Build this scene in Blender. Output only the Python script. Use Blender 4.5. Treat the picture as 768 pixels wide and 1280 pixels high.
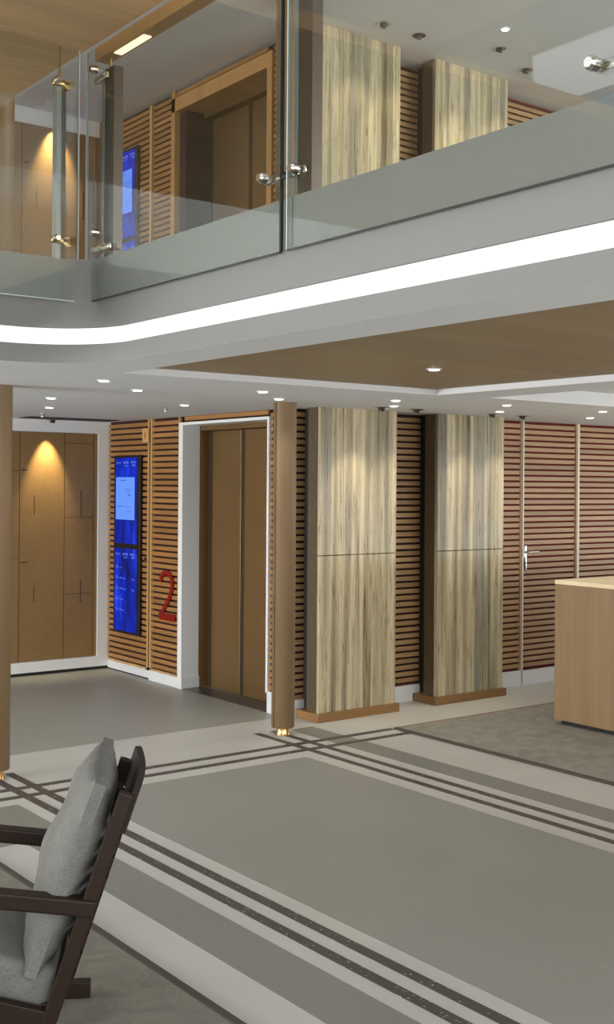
import bpy, bmesh, math, random
from mathutils import Vector, Matrix
random.seed(7)
for o in list(bpy.data.objects): bpy.data.objects.remove(o)
S = bpy.context.scene
COL = S.collection
PI = math.pi

# ------------------------------------------------------------------ camera
F_PX = 1466.0
YAW = math.atan2(1113.5, F_PX)
cam = bpy.data.cameras.new('camera'); camo = bpy.data.objects.new('camera', cam); COL.objects.link(camo)
cam.sensor_fit = 'HORIZONTAL'; cam.sensor_width = 36.0
cam.lens = 36.0 * F_PX / 768.0
cam.shift_y = -34.5 / 768.0
cam.clip_start = 0.05
camo.location = (0, 0, 1.7)
camo.rotation_euler = (PI / 2, math.radians(-0.42), -YAW)
S.camera = camo

# ------------------------------------------------------------------ world, exposure
W = bpy.data.worlds.new('world'); S.world = W; W.use_nodes = True
bg = W.node_tree.nodes['Background']
bg.inputs[0].default_value = (0.92, 0.96, 1.0, 1); bg.inputs[1].default_value = 0.35
S.view_settings.view_transform = 'Standard'; S.view_settings.look = 'None'
S.view_settings.gamma = 1; S.view_settings.use_curve_mapping = False
S.view_settings.exposure = 0.30
S.cycles.use_denoising = True
S.cycles.max_bounces = 10; S.cycles.transparent_max_bounces = 24; S.cycles.caustics_reflective = False
S.cycles.sample_clamp_indirect = 4.0

def area_light(loc, rot, sx, sy, power, col=(1, 0.95, 0.88)):
    l = bpy.data.lights.new('area_light', 'AREA'); l.shape = 'RECTANGLE'; l.size = sx; l.size_y = sy
    l.energy = power; l.color = col
    o = bpy.data.objects.new('area_light', l); o.location = loc; o.rotation_euler = rot; COL.objects.link(o); return o
# added fill light above the atrium, no rooflight is modelled
area_light((-0.6, 0.5, 8.5), (0, 0, 0), 5.0, 7.0, 90, (1, 0.99, 0.98))
# unseen fill lights added at the front, left side and reception end
area_light((3.5, -2.9, 1.15), (PI / 2, 0, 0), 15.0, 2.0, 280, (1, 0.985, 0.97))
area_light((-1.5, -2.9, 4.2), (PI / 2, 0, 0), 7.0, 2.4, 170, (1, 0.985, 0.97))
area_light((8.7, -2.9, 3.9), (PI / 2, 0, 0), 4.0, 2.0, 400, (1, 0.985, 0.97))
area_light((-5.8, 7.5, 1.15), (PI / 2, 0, -PI / 2), 4.2, 2.0, 560, (1, 0.985, 0.97))
area_light((-5.8, 7.5, 3.9), (PI / 2, 0, -PI / 2), 4.0, 2.0, 420, (1, 0.985, 0.97))
area_light((-5.8, 1.5, 1.15), (PI / 2, 0, -PI / 2), 4.0, 2.0, 45, (1, 0.985, 0.97))
area_light((11.5, 2.0, 1.15), (PI / 2, 0, PI / 2), 9.0, 2.0, 115, (1, 0.98, 0.96))

# ------------------------------------------------------------------ materials
def srgb(r, g, b):
    f = lambda c: (c / 255 / 12.92) if c / 255 <= 0.04045 else ((c / 255 + 0.055) / 1.055) ** 2.4
    return (f(r), f(g), f(b), 1)
def scale(c, k): return (min(c[0] * k, 1), min(c[1] * k, 1), min(c[2] * k, 1), 1)
class N:
    def __init__(self, name):
        self.m = bpy.data.materials.new(name); self.m.use_nodes = True
        self.t = self.m.node_tree; self.b = self.t.nodes['Principled BSDF']
        self.co = self.n('ShaderNodeTexCoord')
    def n(self, typ, **kw):
        x = self.t.nodes.new(typ)
        for k, v in kw.items(): setattr(x, k, v)
        return x
    def l(self, a, b): self.t.links.new(a, b)
    def mapped(self, sc=(1, 1, 1), out='Object', rot=(0, 0, 0)):
        mp = self.n('ShaderNodeMapping'); mp.inputs['Scale'].default_value = sc; mp.inputs['Rotation'].default_value = rot
        self.l(self.co.outputs[out], mp.inputs['Vector']); return mp.outputs['Vector']
    def noise(self, vec, s, d=4, r=0.55, dist=0.0):
        x = self.n('ShaderNodeTexNoise'); x.inputs['Scale'].default_value = s; x.inputs['Detail'].default_value = d
        x.inputs['Roughness'].default_value = r; x.inputs['Distortion'].default_value = dist
        self.l(vec, x.inputs['Vector']); return x.outputs['Fac']
    def ramp(self, fac, stops):
        x = self.n('ShaderNodeValToRGB'); e = x.color_ramp.elements
        while len(e) < len(stops): e.new(0.5)
        for i, (p, c) in enumerate(stops): e[i].position = p; e[i].color = c
        self.l(fac, x.inputs[0]); return x.outputs[0]
    def mix(self, fac, a, b, mode='MIX'):
        x = self.n('ShaderNodeMix'); x.data_type = 'RGBA'; x.blend_type = mode
        for i, v in ((0, fac), (6, a), (7, b)):
            if hasattr(v, 'is_output'): self.l(v, x.inputs[i])
            else: x.inputs[i].default_value = v
        return x.outputs[2]
    def bump(self, h, st=0.2, dist=0.01):
        x = self.n('ShaderNodeBump'); x.inputs['Strength'].default_value = st; x.inputs['Distance'].default_value = dist
        self.l(h, x.inputs['Height']); self.l(x.outputs[0], self.b.inputs['Normal'])
    def set(self, col=None, rough=None, metal=None, spec=None, coat=None):
        if col is not None:
            if hasattr(col, 'is_output'): self.l(col, self.b.inputs['Base Color'])
            else: self.b.inputs['Base Color'].default_value = col
        if rough is not None: self.b.inputs['Roughness'].default_value = rough
        if metal is not None: self.b.inputs['Metallic'].default_value = metal
        if spec is not None: self.b.inputs['Specular IOR Level'].default_value = spec
        if coat is not None: self.b.inputs['Coat Weight'].default_value = coat; self.b.inputs['Coat Roughness'].default_value = 0.06
        return self.m
def plain(name, c, rough=0.6, metal=0.0, var=0.04, s=6.0, spec=0.5):
    k = N(name); f = k.noise(k.mapped(), s)
    return k.set(k.ramp(f, [(0.3, scale(c, 1 - var)), (0.7, scale(c, 1 + var))]), rough, metal, spec)
def wood(name, c, axis, rough=0.45, contrast=0.22, fine=60.0):
    k = N(name); sc = [1.0, 1.0, 1.0]; sc[axis] = 0.045
    rnd = k.n('ShaderNodeObjectInfo').outputs['Random']
    add = k.n('ShaderNodeVectorMath', operation='ADD'); k.l(k.mapped(tuple(sc)), add.inputs[0]); k.l(rnd, add.inputs[1])
    v = add.outputs[0]
    g = k.noise(v, fine, 5, 0.6, 0.4); b = k.noise(v, fine * 0.12, 3)
    c1 = k.ramp(g, [(0.3, scale(c, 1 - contrast)), (0.7, scale(c, 1 + contrast * 0.7))])
    c2 = k.ramp(b, [(0.3, (0.84, 0.82, 0.8, 1)), (0.75, (1.08, 1.06, 1.04, 1))])
    c3 = k.mix(1.0, c1, c2, 'MULTIPLY')
    c4 = k.ramp(rnd, [(0.0, (0.9, 0.89, 0.88, 1)), (1.0, (1.08, 1.08, 1.08, 1))])
    return k.set(k.mix(1.0, c3, c4, 'MULTIPLY'), rough)
def terrazzo(name, c, chip_light, chip_dark, amount=0.5, rough=0.42, sc=240, blotch=0.07):
    k = N(name); v = k.mapped()
    f = k.noise(v, sc, 2, 0.7); base = k.ramp(f, [(0.3, scale(c, 0.9)), (0.7, scale(c, 1.1))])
    big = k.noise(v, 0.9, 4, 0.6, 0.6); base = k.mix(1.0, base, k.ramp(big, [(0.25, (1 - blotch,) * 3 + (1,)), (0.75, (1 + blotch,) * 3 + (1,))]), 'MULTIPLY')
    vo = k.n('ShaderNodeTexVoronoi'); vo.inputs['Scale'].default_value = 75; k.l(v, vo.inputs['Vector'])
    sep = k.n('ShaderNodeSeparateColor'); k.l(vo.outputs['Color'], sep.inputs[0])
    m1 = k.ramp(sep.outputs[0], [(0.90 - 0.1 * amount, (0, 0, 0, 1)), (0.91 - 0.1 * amount, (1, 1, 1, 1))])
    m1.node.color_ramp.interpolation = 'CONSTANT'
    near = k.ramp(vo.outputs['Distance'], [(0.32, (1, 1, 1, 1)), (0.42, (0, 0, 0, 1))])
    m1 = k.mix(1.0, m1, near, 'MULTIPLY')
    chips = k.mix(sep.outputs[1], chip_light, chip_dark)
    am = k.mix(1.0, m1, (amount, amount, amount, 1), 'MULTIPLY')
    m = k.set(k.mix(am, base, chips), rough); k.b.inputs['Specular IOR Level'].default_value = 0.35
    return m
def emission(name, c, s):
    k = N(name); e = k.n('ShaderNodeEmission'); e.inputs[0].default_value = c; e.inputs[1].default_value = s
    k.l(e.outputs[0], k.t.nodes['Material Output'].inputs[0]); return k.m
def glass(name, tint, ior=1.45):
    k = N(name); lw = k.n('ShaderNodeLayerWeight'); lw.inputs['Blend'].default_value = 0.5
    pw = k.n('ShaderNodeMath', operation='POWER'); k.l(lw.outputs['Facing'], pw.inputs[0]); pw.inputs[1].default_value = 5.0
    fr = k.n('ShaderNodeMath', operation='MULTIPLY_ADD'); k.l(pw.outputs[0], fr.inputs[0]); fr.inputs[1].default_value = 0.955; fr.inputs[2].default_value = 0.045
    tr = k.n('ShaderNodeBsdfTransparent'); tr.inputs[0].default_value = tint
    gl = k.n('ShaderNodeBsdfGlossy'); gl.inputs['Roughness'].default_value = 0.0
    mx = k.n('ShaderNodeMixShader'); k.l(fr.outputs[0], mx.inputs[0]); k.l(tr.outputs[0], mx.inputs[1]); k.l(gl.outputs[0], mx.inputs[2])
    k.l(mx.outputs[0], k.t.nodes['Material Output'].inputs[0]); return k.m

M = {}
M['white'] = plain('white_paint', srgb(226, 228, 228), 0.55, var=0.015)
M['fascia'] = plain('fascia_paint', srgb(127, 127, 125), 0.7, var=0.012, spec=0.2)
M['white_gloss'] = plain('white_skirting', srgb(222, 224, 226), 0.35, var=0.02)
M['ceil'] = plain('ceiling_paint', srgb(218, 220, 222), 0.8, var=0.012, s=2)
M['brown_panel'] = wood('recess_veneer', srgb(158, 137, 105), 0, 0.55, 0.05, 40)
M['soffit_wood'] = wood('soffit_veneer', srgb(232, 197, 150), 0, 0.5, 0.12, 30)
M['oak_b'] = wood('slat_oak_along_x', srgb(170, 138, 98), 0)
M['oak_a'] = wood('slat_oak_along_y', srgb(160, 116, 66), 1)
M['oak_trim'] = wood('oak_trim', srgb(196, 158, 108), 2, 0.45, 0.12)
M['oak_counter'] = wood('counter_oak', srgb(150, 123, 88), 2, 0.5, 0.10, 70)
M['oak_top'] = wood('counter_top_oak', srgb(248, 230, 194), 0, 0.45, 0.06, 50)
M['oak_frame'] = wood('upper_frame_oak', srgb(186, 142, 90), 2, 0.45, 0.12)
M['backing'] = plain('red_felt_backing', srgb(104, 30, 14), 0.9)
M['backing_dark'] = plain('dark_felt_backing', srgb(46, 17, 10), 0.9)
M['dark'] = plain('black_shadow_gap', (0.012, 0.011, 0.01, 1), 0.7)
M['granite'] = plain('dark_granite', srgb(72, 72, 72), 0.3, var=0.3, s=120)
M['bronze'] = plain('bronze_door_metal', srgb(142, 113, 74), 0.36, 0.75, 0.05, 3)
M['bronze_dark'] = plain('bronze_dark_metal', srgb(62, 48, 34), 0.45, 0.3)
M['sleeve'] = plain('column_sleeve', srgb(128, 105, 76), 0.5, 0.1, 0.06, 2, spec=0.3)
M['copper'] = plain('polished_copper', srgb(236, 190, 130), 0.18, 1.0)
M['steel'] = plain('polished_steel', srgb(205, 200, 192), 0.15, 1.0)
M['post_brown'] = plain('warm_brushed_steel', srgb(60, 46, 31), 0.35, 0.3)
M['post_face'] = plain('bright_fin_edge', srgb(132, 138, 136), 0.2, 0.3)
M['brass'] = plain('brass_clamp', srgb(190, 160, 105), 0.25, 1.0)
M['plinth'] = wood('plinth_bronze', srgb(142, 108, 66), 0, 0.4, 0.12)
M['walnut'] = wood('dark_walnut', srgb(38, 25, 15), 0, 0.5, 0.25, 50); M['walnut'].node_tree.nodes['Principled BSDF'].inputs['Specular IOR Level'].default_value = 0.3
M['glass'] = glass('clear_glass', (0.94, 0.962, 0.945, 1))
M['glass_edge'] = plain('glass_edge_dark', srgb(30, 38, 36), 0.2)
M['glass_edge_light'] = plain('glass_edge_pale', srgb(200, 212, 208), 0.2)
M['lip_light'] = emission('cove_diffuser', (1, 0.99, 0.97, 1), 1.0)
M['lamp'] = emission('lamp_lens', (1, 0.96, 0.88, 1), 5.0)
M['led'] = emission('warm_led', (1, 0.82, 0.5, 1), 1.6)
M['bezel'] = plain('black_bezel', (0.008, 0.007, 0.008, 1), 0.3)
M['red'] = plain('red_enamel', srgb(128, 10, 6), 0.4, var=0.06)
M['floor_light'] = terrazzo('terrazzo_light', srgb(193, 193, 188), srgb(225, 222, 212), srgb(165, 160, 148), 0.35)
M['floor_grey'] = terrazzo('terrazzo_grey', srgb(147, 148, 141), srgb(176, 174, 163), srgb(120, 118, 108), 0.4)
M['floor_mid'] = terrazzo('terrazzo_mid_grey', srgb(134, 134, 127), srgb(160, 158, 150), srgb(110, 108, 100), 0.4)
M['floor_lobby'] = terrazzo('terrazzo_lobby_grey', srgb(155, 156, 149), srgb(172, 170, 160), srgb(122, 120, 110), 0.4)
M['strip'] = terrazzo('terrazzo_dark_strip', srgb(78, 75, 70), srgb(190, 186, 176), srgb(50, 48, 46), 0.9)

# slatted marble with vertical veins
def marble():
    k = N('vein_cut_stone')
    geo = k.n('ShaderNodeNewGeometry'); mp = k.n('ShaderNodeMapping'); mp.inputs['Scale'].default_value = (1, 1, 0.022)
    k.l(geo.outputs['Position'], mp.inputs['Vector']); v = mp.outputs['Vector']
    mp2 = k.n('ShaderNodeMapping'); mp2.inputs['Scale'].default_value = (1, 1, 0.05); k.l(geo.outputs['Position'], mp2.inputs['Vector'])
    big = k.noise(v, 5.2, 3, 0.6, 0.1); fine = k.noise(v, 30, 6, 0.72, 0.25); hair = k.noise(mp2.outputs['Vector'], 75, 5, 0.7, 0.8)
    patch = k.noise(mp2.outputs['Vector'], 9, 3, 0.6, 0.6)
    c = k.ramp(big, [(0.32, srgb(120, 114, 96)), (0.41, srgb(176, 166, 138)), (0.48, srgb(206, 196, 168)), (0.54, srgb(170, 160, 134)), (0.60, srgb(140, 139, 130)), (0.66, srgb(196, 186, 154)), (0.74, srgb(150, 142, 116))])
    f = k.ramp(fine, [(0.34, (0.40, 0.36, 0.29, 1)), (0.43, (0.80, 0.77, 0.71, 1)), (0.55, (1.05, 1.04, 1.02, 1)), (0.66, (0.78, 0.76, 0.71, 1)), (0.74, (1.0, 0.99, 0.97, 1))])
    h = k.ramp(hair, [(0.36, (0.50, 0.45, 0.37, 1)), (0.46, (1, 1, 1, 1))])
    f = k.mix(k.ramp(patch, [(0.35, (0.25, 0.25, 0.25, 1)), (0.65, (1, 1, 1, 1))]), (0.97, 0.96, 0.94, 1), f)
    m = k.set(k.mix(1, k.mix(1, c, f, 'MULTIPLY'), h, 'MULTIPLY'), 0.16, spec=0.3)
    return m
M['marble'] = marble()
M['marble_side'] = plain('stone_side_dark', srgb(86, 74, 52), 0.3, var=0.2, s=30)
# fabric wall covering with woven texture and pale lines
def weave():
    k = N('woven_wall_panel')
    a = k.noise(k.mapped((30, 30, 1.2)), 8, 3); b = k.noise(k.mapped((1.2, 1.2, 30)), 8, 3)
    f = k.mix(0.5, a, b)
    c = srgb(136, 108, 66)
    big = k.noise(k.mapped((1, 1, 1)), 1.4, 3)
    col = k.ramp(f, [(0.35, scale(c, 0.82)), (0.65, scale(c, 1.15))])
    return k.set(k.mix(1, col, k.ramp(big, [(0.3, (0.88, 0.86, 0.84, 1)), (0.7, (1.08, 1.06, 1.04, 1))]), 'MULTIPLY'), 0.55)
M['weave'] = weave()
def fabric(name, c, sc=900):
    k = N(name); v = k.mapped()
    a = k.noise(k.mapped((1, 0.25, 1)), sc, 2); b = k.noise(k.mapped((0.25, 1, 1)), sc, 2)
    f = k.mix(0.5, a, b); big = k.noise(v, 14, 3)
    col = k.ramp(f, [(0.35, scale(c, 0.72)), (0.65, scale(c, 1.25))])
    col = k.mix(1, col, k.ramp(big, [(0.3, (0.9, 0.9, 0.9, 1)), (0.7, (1.07, 1.07, 1.07, 1))]), 'MULTIPLY')
    k.bump(f, 0.25, 0.002)
    return k.set(col, 0.95, spec=0.1)
M['fabric'] = fabric('grey_linen', srgb(116, 116, 112), 420)
def rugmat(name, c):
    k = N(name); f = k.noise(k.mapped(), 260, 3, 0.7); bl = k.noise(k.mapped((1, 1, 1)), 7, 3, 0.6, 1.2)
    col = k.ramp(f, [(0.3, scale(c, 0.7)), (0.7, scale(c, 1.28))])
    col = k.mix(1, col, k.ramp(bl, [(0.35, (0.86, 0.86, 0.86, 1)), (0.62, (1.1, 1.1, 1.09, 1))]), 'MULTIPLY')
    k.bump(f, 0.4, 0.004); return k.set(col, 0.95, spec=0.1)
M['rug_back'] = rugmat('grey_rug_pile', srgb(150, 148, 139))
M['rug_near'] = rugmat('grey_rug_pile_near', srgb(130, 128, 119))
M['rug_edge'] = plain('rug_binding', srgb(72, 68, 60), 0.9)
M['rug_tan'] = plain('rug_tan_binding', srgb(140, 112, 78), 0.9)
def screen_mat(name, seed):
    k = N(name)
    f = k.noise(k.mapped((1, 3, 0.8)), 3.0 + seed, 3, 0.5, 0.3)
    col = k.ramp(f, [(0.3, (0.0, 0.003, 0.06, 1)), (0.55, (0.0, 0.016, 0.36, 1)), (0.75, (0.01, 0.05, 0.75, 1))])
    e = k.n('ShaderNodeEmission'); k.l(col, e.inputs[0]); e.inputs[1].default_value = 1.15
    gl = k.n('ShaderNodeBsdfGlossy'); gl.inputs['Roughness'].default_value = 0.05
    fr = k.n('ShaderNodeFresnel'); mx = k.n('ShaderNodeMixShader')
    k.l(fr.outputs[0], mx.inputs[0]); k.l(e.outputs[0], mx.inputs[1]); k.l(gl.outputs[0], mx.inputs[2])
    k.l(mx.outputs[0], k.t.nodes['Material Output'].inputs[0]); return k.m
M['screen'] = screen_mat('blue_screen', 0.0)
M['notice'] = emission('screen_notice', (0.13, 0.28, 0.9, 1), 0.95)
M['glyph'] = emission('screen_text', (0.10, 0.16, 0.75, 1), 0.7)
M['glyph_dark'] = emission('screen_text_dark', (0.06, 0.14, 0.55, 1), 0.8)

# ------------------------------------------------------------------ mesh helpers
class MB:
    def __init__(self): self.bm = bmesh.new()
    def box(self, a, b, bev=0.0, seg=2):
        vs = [self.bm.verts.new((x, y, z)) for z in (a[2], b[2]) for y in (a[1], b[1]) for x in (a[0], b[0])]
        fs = [self.bm.faces.new([vs[i] for i in q]) for q in ((0, 2, 3, 1), (4, 5, 7, 6), (0, 1, 5, 4), (2, 6, 7, 3), (0, 4, 6, 2), (1, 3, 7, 5))]
        if bev:
            es = list({e for f in fs for e in f.edges})
            bmesh.ops.bevel(self.bm, geom=es, offset=bev, segments=seg, affect='EDGES', profile=0.5)
        return self
    def prism(self, pts, h0, h1, axis=2, bev=0.0, seg=2):
        # pts: 2D outline, extruded along axis between h0 and h1
        def mk(p, h):
            if axis == 2: return (p[0], p[1], h)
            if axis == 1: return (p[0], h, p[1])
            return (h, p[0], p[1])
        A = [self.bm.verts.new(mk(p, h0)) for p in pts]; B = [self.bm.verts.new(mk(p, h1)) for p in pts]
        n = len(pts); fs = [self.bm.faces.new(A), self.bm.faces.new(B)]
        for i in range(n): fs.append(self.bm.faces.new((A[i], A[(i + 1) % n], B[(i + 1) % n], B[i])))
        if bev:
            es = list({e for f in fs for e in f.edges})
            bmesh.ops.bevel(self.bm, geom=es, offset=bev, segments=seg, affect='EDGES', profile=0.5)
        return self
    def cyl(self, c0, c1, r0, r1=None, n=20, caps=True):
        r1 = r0 if r1 is None else r1
        c0, c1 = Vector(c0), Vector(c1); d = (c1 - c0).normalized()
        u = d.orthogonal().normalized(); w = d.cross(u)
        A = [self.bm.verts.new(c0 + r0 * (math.cos(2 * PI * i / n) * u + math.sin(2 * PI * i / n) * w)) for i in range(n)]
        B = [self.bm.verts.new(c1 + r1 * (math.cos(2 * PI * i / n) * u + math.sin(2 * PI * i / n) * w)) for i in range(n)]
        for i in range(n): self.bm.faces.new((A[i], A[(i + 1) % n], B[(i + 1) % n], B[i]))
        if caps: self.bm.faces.new(A); self.bm.faces.new(B)
        return self
    def lathe(self, cx, cy, prof, n=40):
        rings = [[self.bm.verts.new((cx + r * math.cos(2 * PI * i / n), cy + r * math.sin(2 * PI * i / n), z)) for i in range(n)] for r, z in prof]
        for a, b in zip(rings, rings[1:]):
            for i in range(n): self.bm.faces.new((a[i], a[(i + 1) % n], b[(i + 1) % n], b[i]))
        self.bm.faces.new(rings[0]); self.bm.faces.new(rings[-1]); return self
    def quad(self, *p):
        self.bm.faces.new([self.bm.verts.new(q) for q in p]); return self
    def build(self, name, mat, parent=None, smooth=None, offset=None):
        bmesh.ops.recalc_face_normals(self.bm, faces=self.bm.faces)
        off = offset if offset is not None else (parent.matrix_local.translation if parent is not None and parent.get('_world', 0) else None)
        if off is not None: bmesh.ops.translate(self.bm, verts=self.bm.verts, vec=-Vector(off))
        me = bpy.data.meshes.new(name); self.bm.to_mesh(me); self.bm.free()
        me.materials.append(mat)
        if smooth:
            for p in me.polygons: p.use_smooth = True
            me.set_sharp_from_angle(angle=math.radians(smooth))
        o = bpy.data.objects.new(name, me); COL.objects.link(o)
        if parent is not None: o.parent = parent
        return o
def B(a, b, bev=0.0): return MB().box(a, b, bev)
def struct(o): o['kind'] = 'structure'; return o
def tag(o, label, cat, group=None):
    o['label'] = label; o['category'] = cat
    if group: o['group'] = group
    return o
def thing(name, label, cat, loc=(0, 0, 0), group=None, world=True):
    o = bpy.data.objects.new(name, None); o.empty_display_size = 0.1; COL.objects.link(o); o.location = loc
    o.matrix_basis = Matrix.Translation(loc)
    if world: o['_world'] = 1
    return tag(o, label, cat, group)
def off(o):   # world-space offset of a thing, for building parts in world coordinates
    return Vector(o.location)
def part(mb, name, mat, root, smooth=None): return mb.build(name, mat, root, smooth, off(root))
def sub(mb, name, mat, parent, root, smooth=None): return mb.build(name, mat, parent, smooth, off(root))

ZC = 2.255          # lower ceiling
ZF2 = 2.745         # upper floor
ZC2 = 4.99          # upper ceiling
XV, YV = 2.55, 5.10 # edges of the void in the mezzanine
XE, YM, YB = 5.05, 6.87, 9.69   # lift wall, stone wall, rear wall

# ------------------------------------------------------------------ floor and its inlays
floor = struct(B((-6, -3, -0.08), (12, 10.2, 0)).build('floor', M['floor_light']))
def inlay(x0, y0, x1, y1, mat, name='inlay_panel', h=0.0012):
    B((x0, y0, -0.01), (x1, y1, h)).build(name, mat, floor)
inlay(2.87, -3, 4.43, 5.82, M['floor_grey'])                      # main grey field
inlay(2.295, -3, 2.535, 5.84, M['floor_mid'])                      # near band
inlay(-6, 5.2, 2.295, 5.84, M['floor_mid'])
inlay(4.825, -3, 5.02, 6.53, M['floor_mid'])                       # far band
inlay(-6, 6.92, 5.05, 9.69, M['floor_lobby'])
for x in (2.64, 2.762): inlay(x - 0.026, -3, x + 0.026, 6.5, M['strip'], 'inlay_strip', 0.0022)
for x in (4.568, 4.705): inlay(x - 0.025, -3, x + 0.025, 6.56, M['strip'], 'inlay_strip', 0.0022)
for y in (5.975, 6.14): inlay(-6, y - 0.026, 5.43, y + 0.026, M['strip'], 'inlay_strip', 0.0027)

# ------------------------------------------------------------------ walls (shells)
struct(B((-6, YB + 0.006, 0), (5.2, YB + 0.2, 5.3)).build('wall_back', M['white']))
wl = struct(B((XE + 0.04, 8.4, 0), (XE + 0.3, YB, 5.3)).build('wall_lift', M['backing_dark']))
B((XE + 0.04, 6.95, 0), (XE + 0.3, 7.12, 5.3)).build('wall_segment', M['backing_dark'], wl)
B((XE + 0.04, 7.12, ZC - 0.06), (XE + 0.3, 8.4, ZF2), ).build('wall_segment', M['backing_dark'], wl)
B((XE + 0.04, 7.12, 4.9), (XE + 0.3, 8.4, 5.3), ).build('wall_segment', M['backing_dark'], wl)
struct(B((XE + 0.03, YM + 0.035, 0), (12, YM + 0.25, 5.3)).build('wall_stone_side', M['backing']))
struct(B((2.6, -3.2, ZF2), (6.6, -3.0, 5.2)).build('wall_front', M['soffit_wood']))
# far side of the atrium: a high daylit window and a piece of white wall
struct(B((-6.3, 10.16, 5.9), (-6.1, 11.3, 7.35)).build('wall_far', M['white']))
w1 = struct(B((-6.2, 7.2, 6.43), (-6.16, 10.10, 7.13)).build('window_1', emission('daylit_window', (0.86, 0.93, 1, 1), 2.2)))
for a, b in (((-6.22, 7.2, 7.13), (-6.12, 10.16, 7.18)), ((-6.22, 10.10, 6.38), (-6.12, 10.16, 7.18))): B(a, b).build('window_frame', M['white'], w1)
B((-6.22, 7.2, 6.26), (-6.12, 10.10, 6.43)).build('window_sill', plain('blue_sill', srgb(70, 130, 200), 0.5), w1)
struct(B((11.6, -3, 0), (11.8, YM, 5.3)).build('wall_right', M['white']))

# ------------------------------------------------------------------ lower ceiling with recesses
RX0, RX1, RY = 2.83, 5.0, 5.27
QX0, QX1, QY = 5.38, 9.0, 5.2
ce = MB()
z1 = ZC + 0.02
def cslab(x0, y0, x1, y1): ce.box((x0, y0, ZC), (x1, y1, ZC + 0.15))
cslab(2.72, -3, RX0, RY); cslab(RX1, -3, QX0, RY); cslab(QX1, -3, 12, RY)
cslab(2.72, RY, 12, YM + 0.05); cslab(QX0, QY, QX1, RY)
cslab(-6, 5.27, 2.72, YM + 0.05); cslab(-6, YM + 0.05, XE + 0.3, YB)
ceiling = struct(ce.build('ceiling', M['ceil']))
B((RX0, -3, ZC + 0.035), (RX1, RY, ZC + 0.1)).build('recess_panel', M['brown_panel'], ceiling)
B((QX0, -3, ZC + 0.09), (QX1, QY, ZC + 0.15)).build('recess_panel', M['ceil'], ceiling)
lp = thing('light_panel', 'flat rectangular luminous panel in the white recess beyond the brown ceiling field', 'ceiling light', (6.2, 3.9, ZC + 0.09))
part(B((5.55, 3.35, ZC + 0.06), (7.2, 4.45, ZC + 0.09)), 'panel_frame', M['white'], lp)
part(B((5.58, 3.38, ZC + 0.052), (7.17, 4.42, ZC + 0.062)), 'diffuser', M['lip_light'], lp)

def ring(r, d, z0, z1, ins=0.0, n=12):
    """border of the void: outline inset by ins, inner-corner radius r, width d"""
    ex, ey = XV + ins, YV + ins
    inner = [(ex, -3.0)]
    for i in range(n + 1):
        a = (PI / 2) * i / n
        inner.append((ex - r + r * math.cos(a), ey - r + r * math.sin(a)))
    inner.append((-6.0, ey))
    mb = MB(); bm = mb.bm
    outer = [(XV + d, -3.0)] + [(XV + d, YV + d)] * (n + 1) + [(-6.0, YV + d)]
    # quads between inner curve and outer corner
    I0 = [bm.verts.new((x, y, z0)) for x, y in inner]; I1 = [bm.verts.new((x, y, z1)) for x, y in inner]
    c0 = bm.verts.new((XV + d, YV + d, z0)); c1 = bm.verts.new((XV + d, YV + d, z1))
    a0 = bm.verts.new((XV + d, -3, z0)); a1 = bm.verts.new((XV + d, -3, z1))
    b0 = bm.verts.new((-6, YV + d, z0)); b1 = bm.verts.new((-6, YV + d, z1))
    for I, a, b, c in ((I0, a0, b0, c0), (I1, a1, b1, c1)):
        bm.faces.new((a, I[0], I[1], c)); bm.faces.new((c, I[-2], I[-1], b))
        for i in range(1, len(I) - 2): bm.faces.new((c, I[i], I[i + 1]))
    for i in range(len(I0) - 1): bm.faces.new((I0[i], I0[i + 1], I1[i + 1], I1[i]))
    bm.faces.new((a0, c0, c1, a1)); bm.faces.new((c0, b0, b1, c1))
    bm.faces.new((I0[0], a0, a1, I1[0])); bm.faces.new((I0[-1], b0, b1, I1[-1]))
    return mb
t1 = struct(ring(0.42, 0.17, ZC, 2.340).build('trim_1', M['fascia'], smooth=35))
t1.data.materials.append(M['ceil'])
for p in t1.data.polygons:
    if p.normal.z < -0.9: p.material_index = 1; p.use_smooth = False
struct(ring(0.16, 0.17, 2.418, 2.755).build('trim_2', M['fascia'], smooth=35))
cove = ring(0.40, 0.12, 2.341, 2.417, 0.012).build('cove_light_strip', M['lip_light'], smooth=35)
tag(cove, 'continuous glowing white light strip curving along the mezzanine edge', 'strip light')

# ------------------------------------------------------------------ upper floor, upper ceiling
up = MB()
up.box((2.72, -3, 2.45), (12, 5.27, ZF2)); up.box((-6, 5.27, 2.45), (12, YM, ZF2)); up.box((-6, YM, 2.45), (XE + 0.3, YB, ZF2))
struct(up.build('floor_upper', M['floor_light']))
uc = MB()
uc.box((2.60, -3, ZC2), (12, 5.3, ZC2 + 0.2)); uc.box((-1.0, 5.3, ZC2), (12, YM + 0.1, ZC2 + 0.2)); uc.box((-1.0, YM + 0.1, ZC2), (XE + 0.3, YB, ZC2 + 0.2))
struct(uc.build('ceiling_upper', M['ceil']))
so = struct(B((-5, 4.25, 3.765), (2.535, 7.3, 3.85)).build('ceiling_soffit', M['soffit_wood']))
B((2.558, 0.5, 3.705), (2.63, 5.06, 3.765)).build('edge_trim', M['oak_frame'], so)
ll = thing('linear_light', 'short glowing linear light set in the wooden edge trim above the glass', 'strip light', (2.56, 4.75, 3.70))
part(B((2.575, 4.62, 3.70), (2.615, 4.90, 3.712)), 'diffuser', M['led'], ll)
part(B((2.568, 4.61, 3.706), (2.622, 4.91, 3.716)), 'frame', M['brass'], ll)

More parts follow.
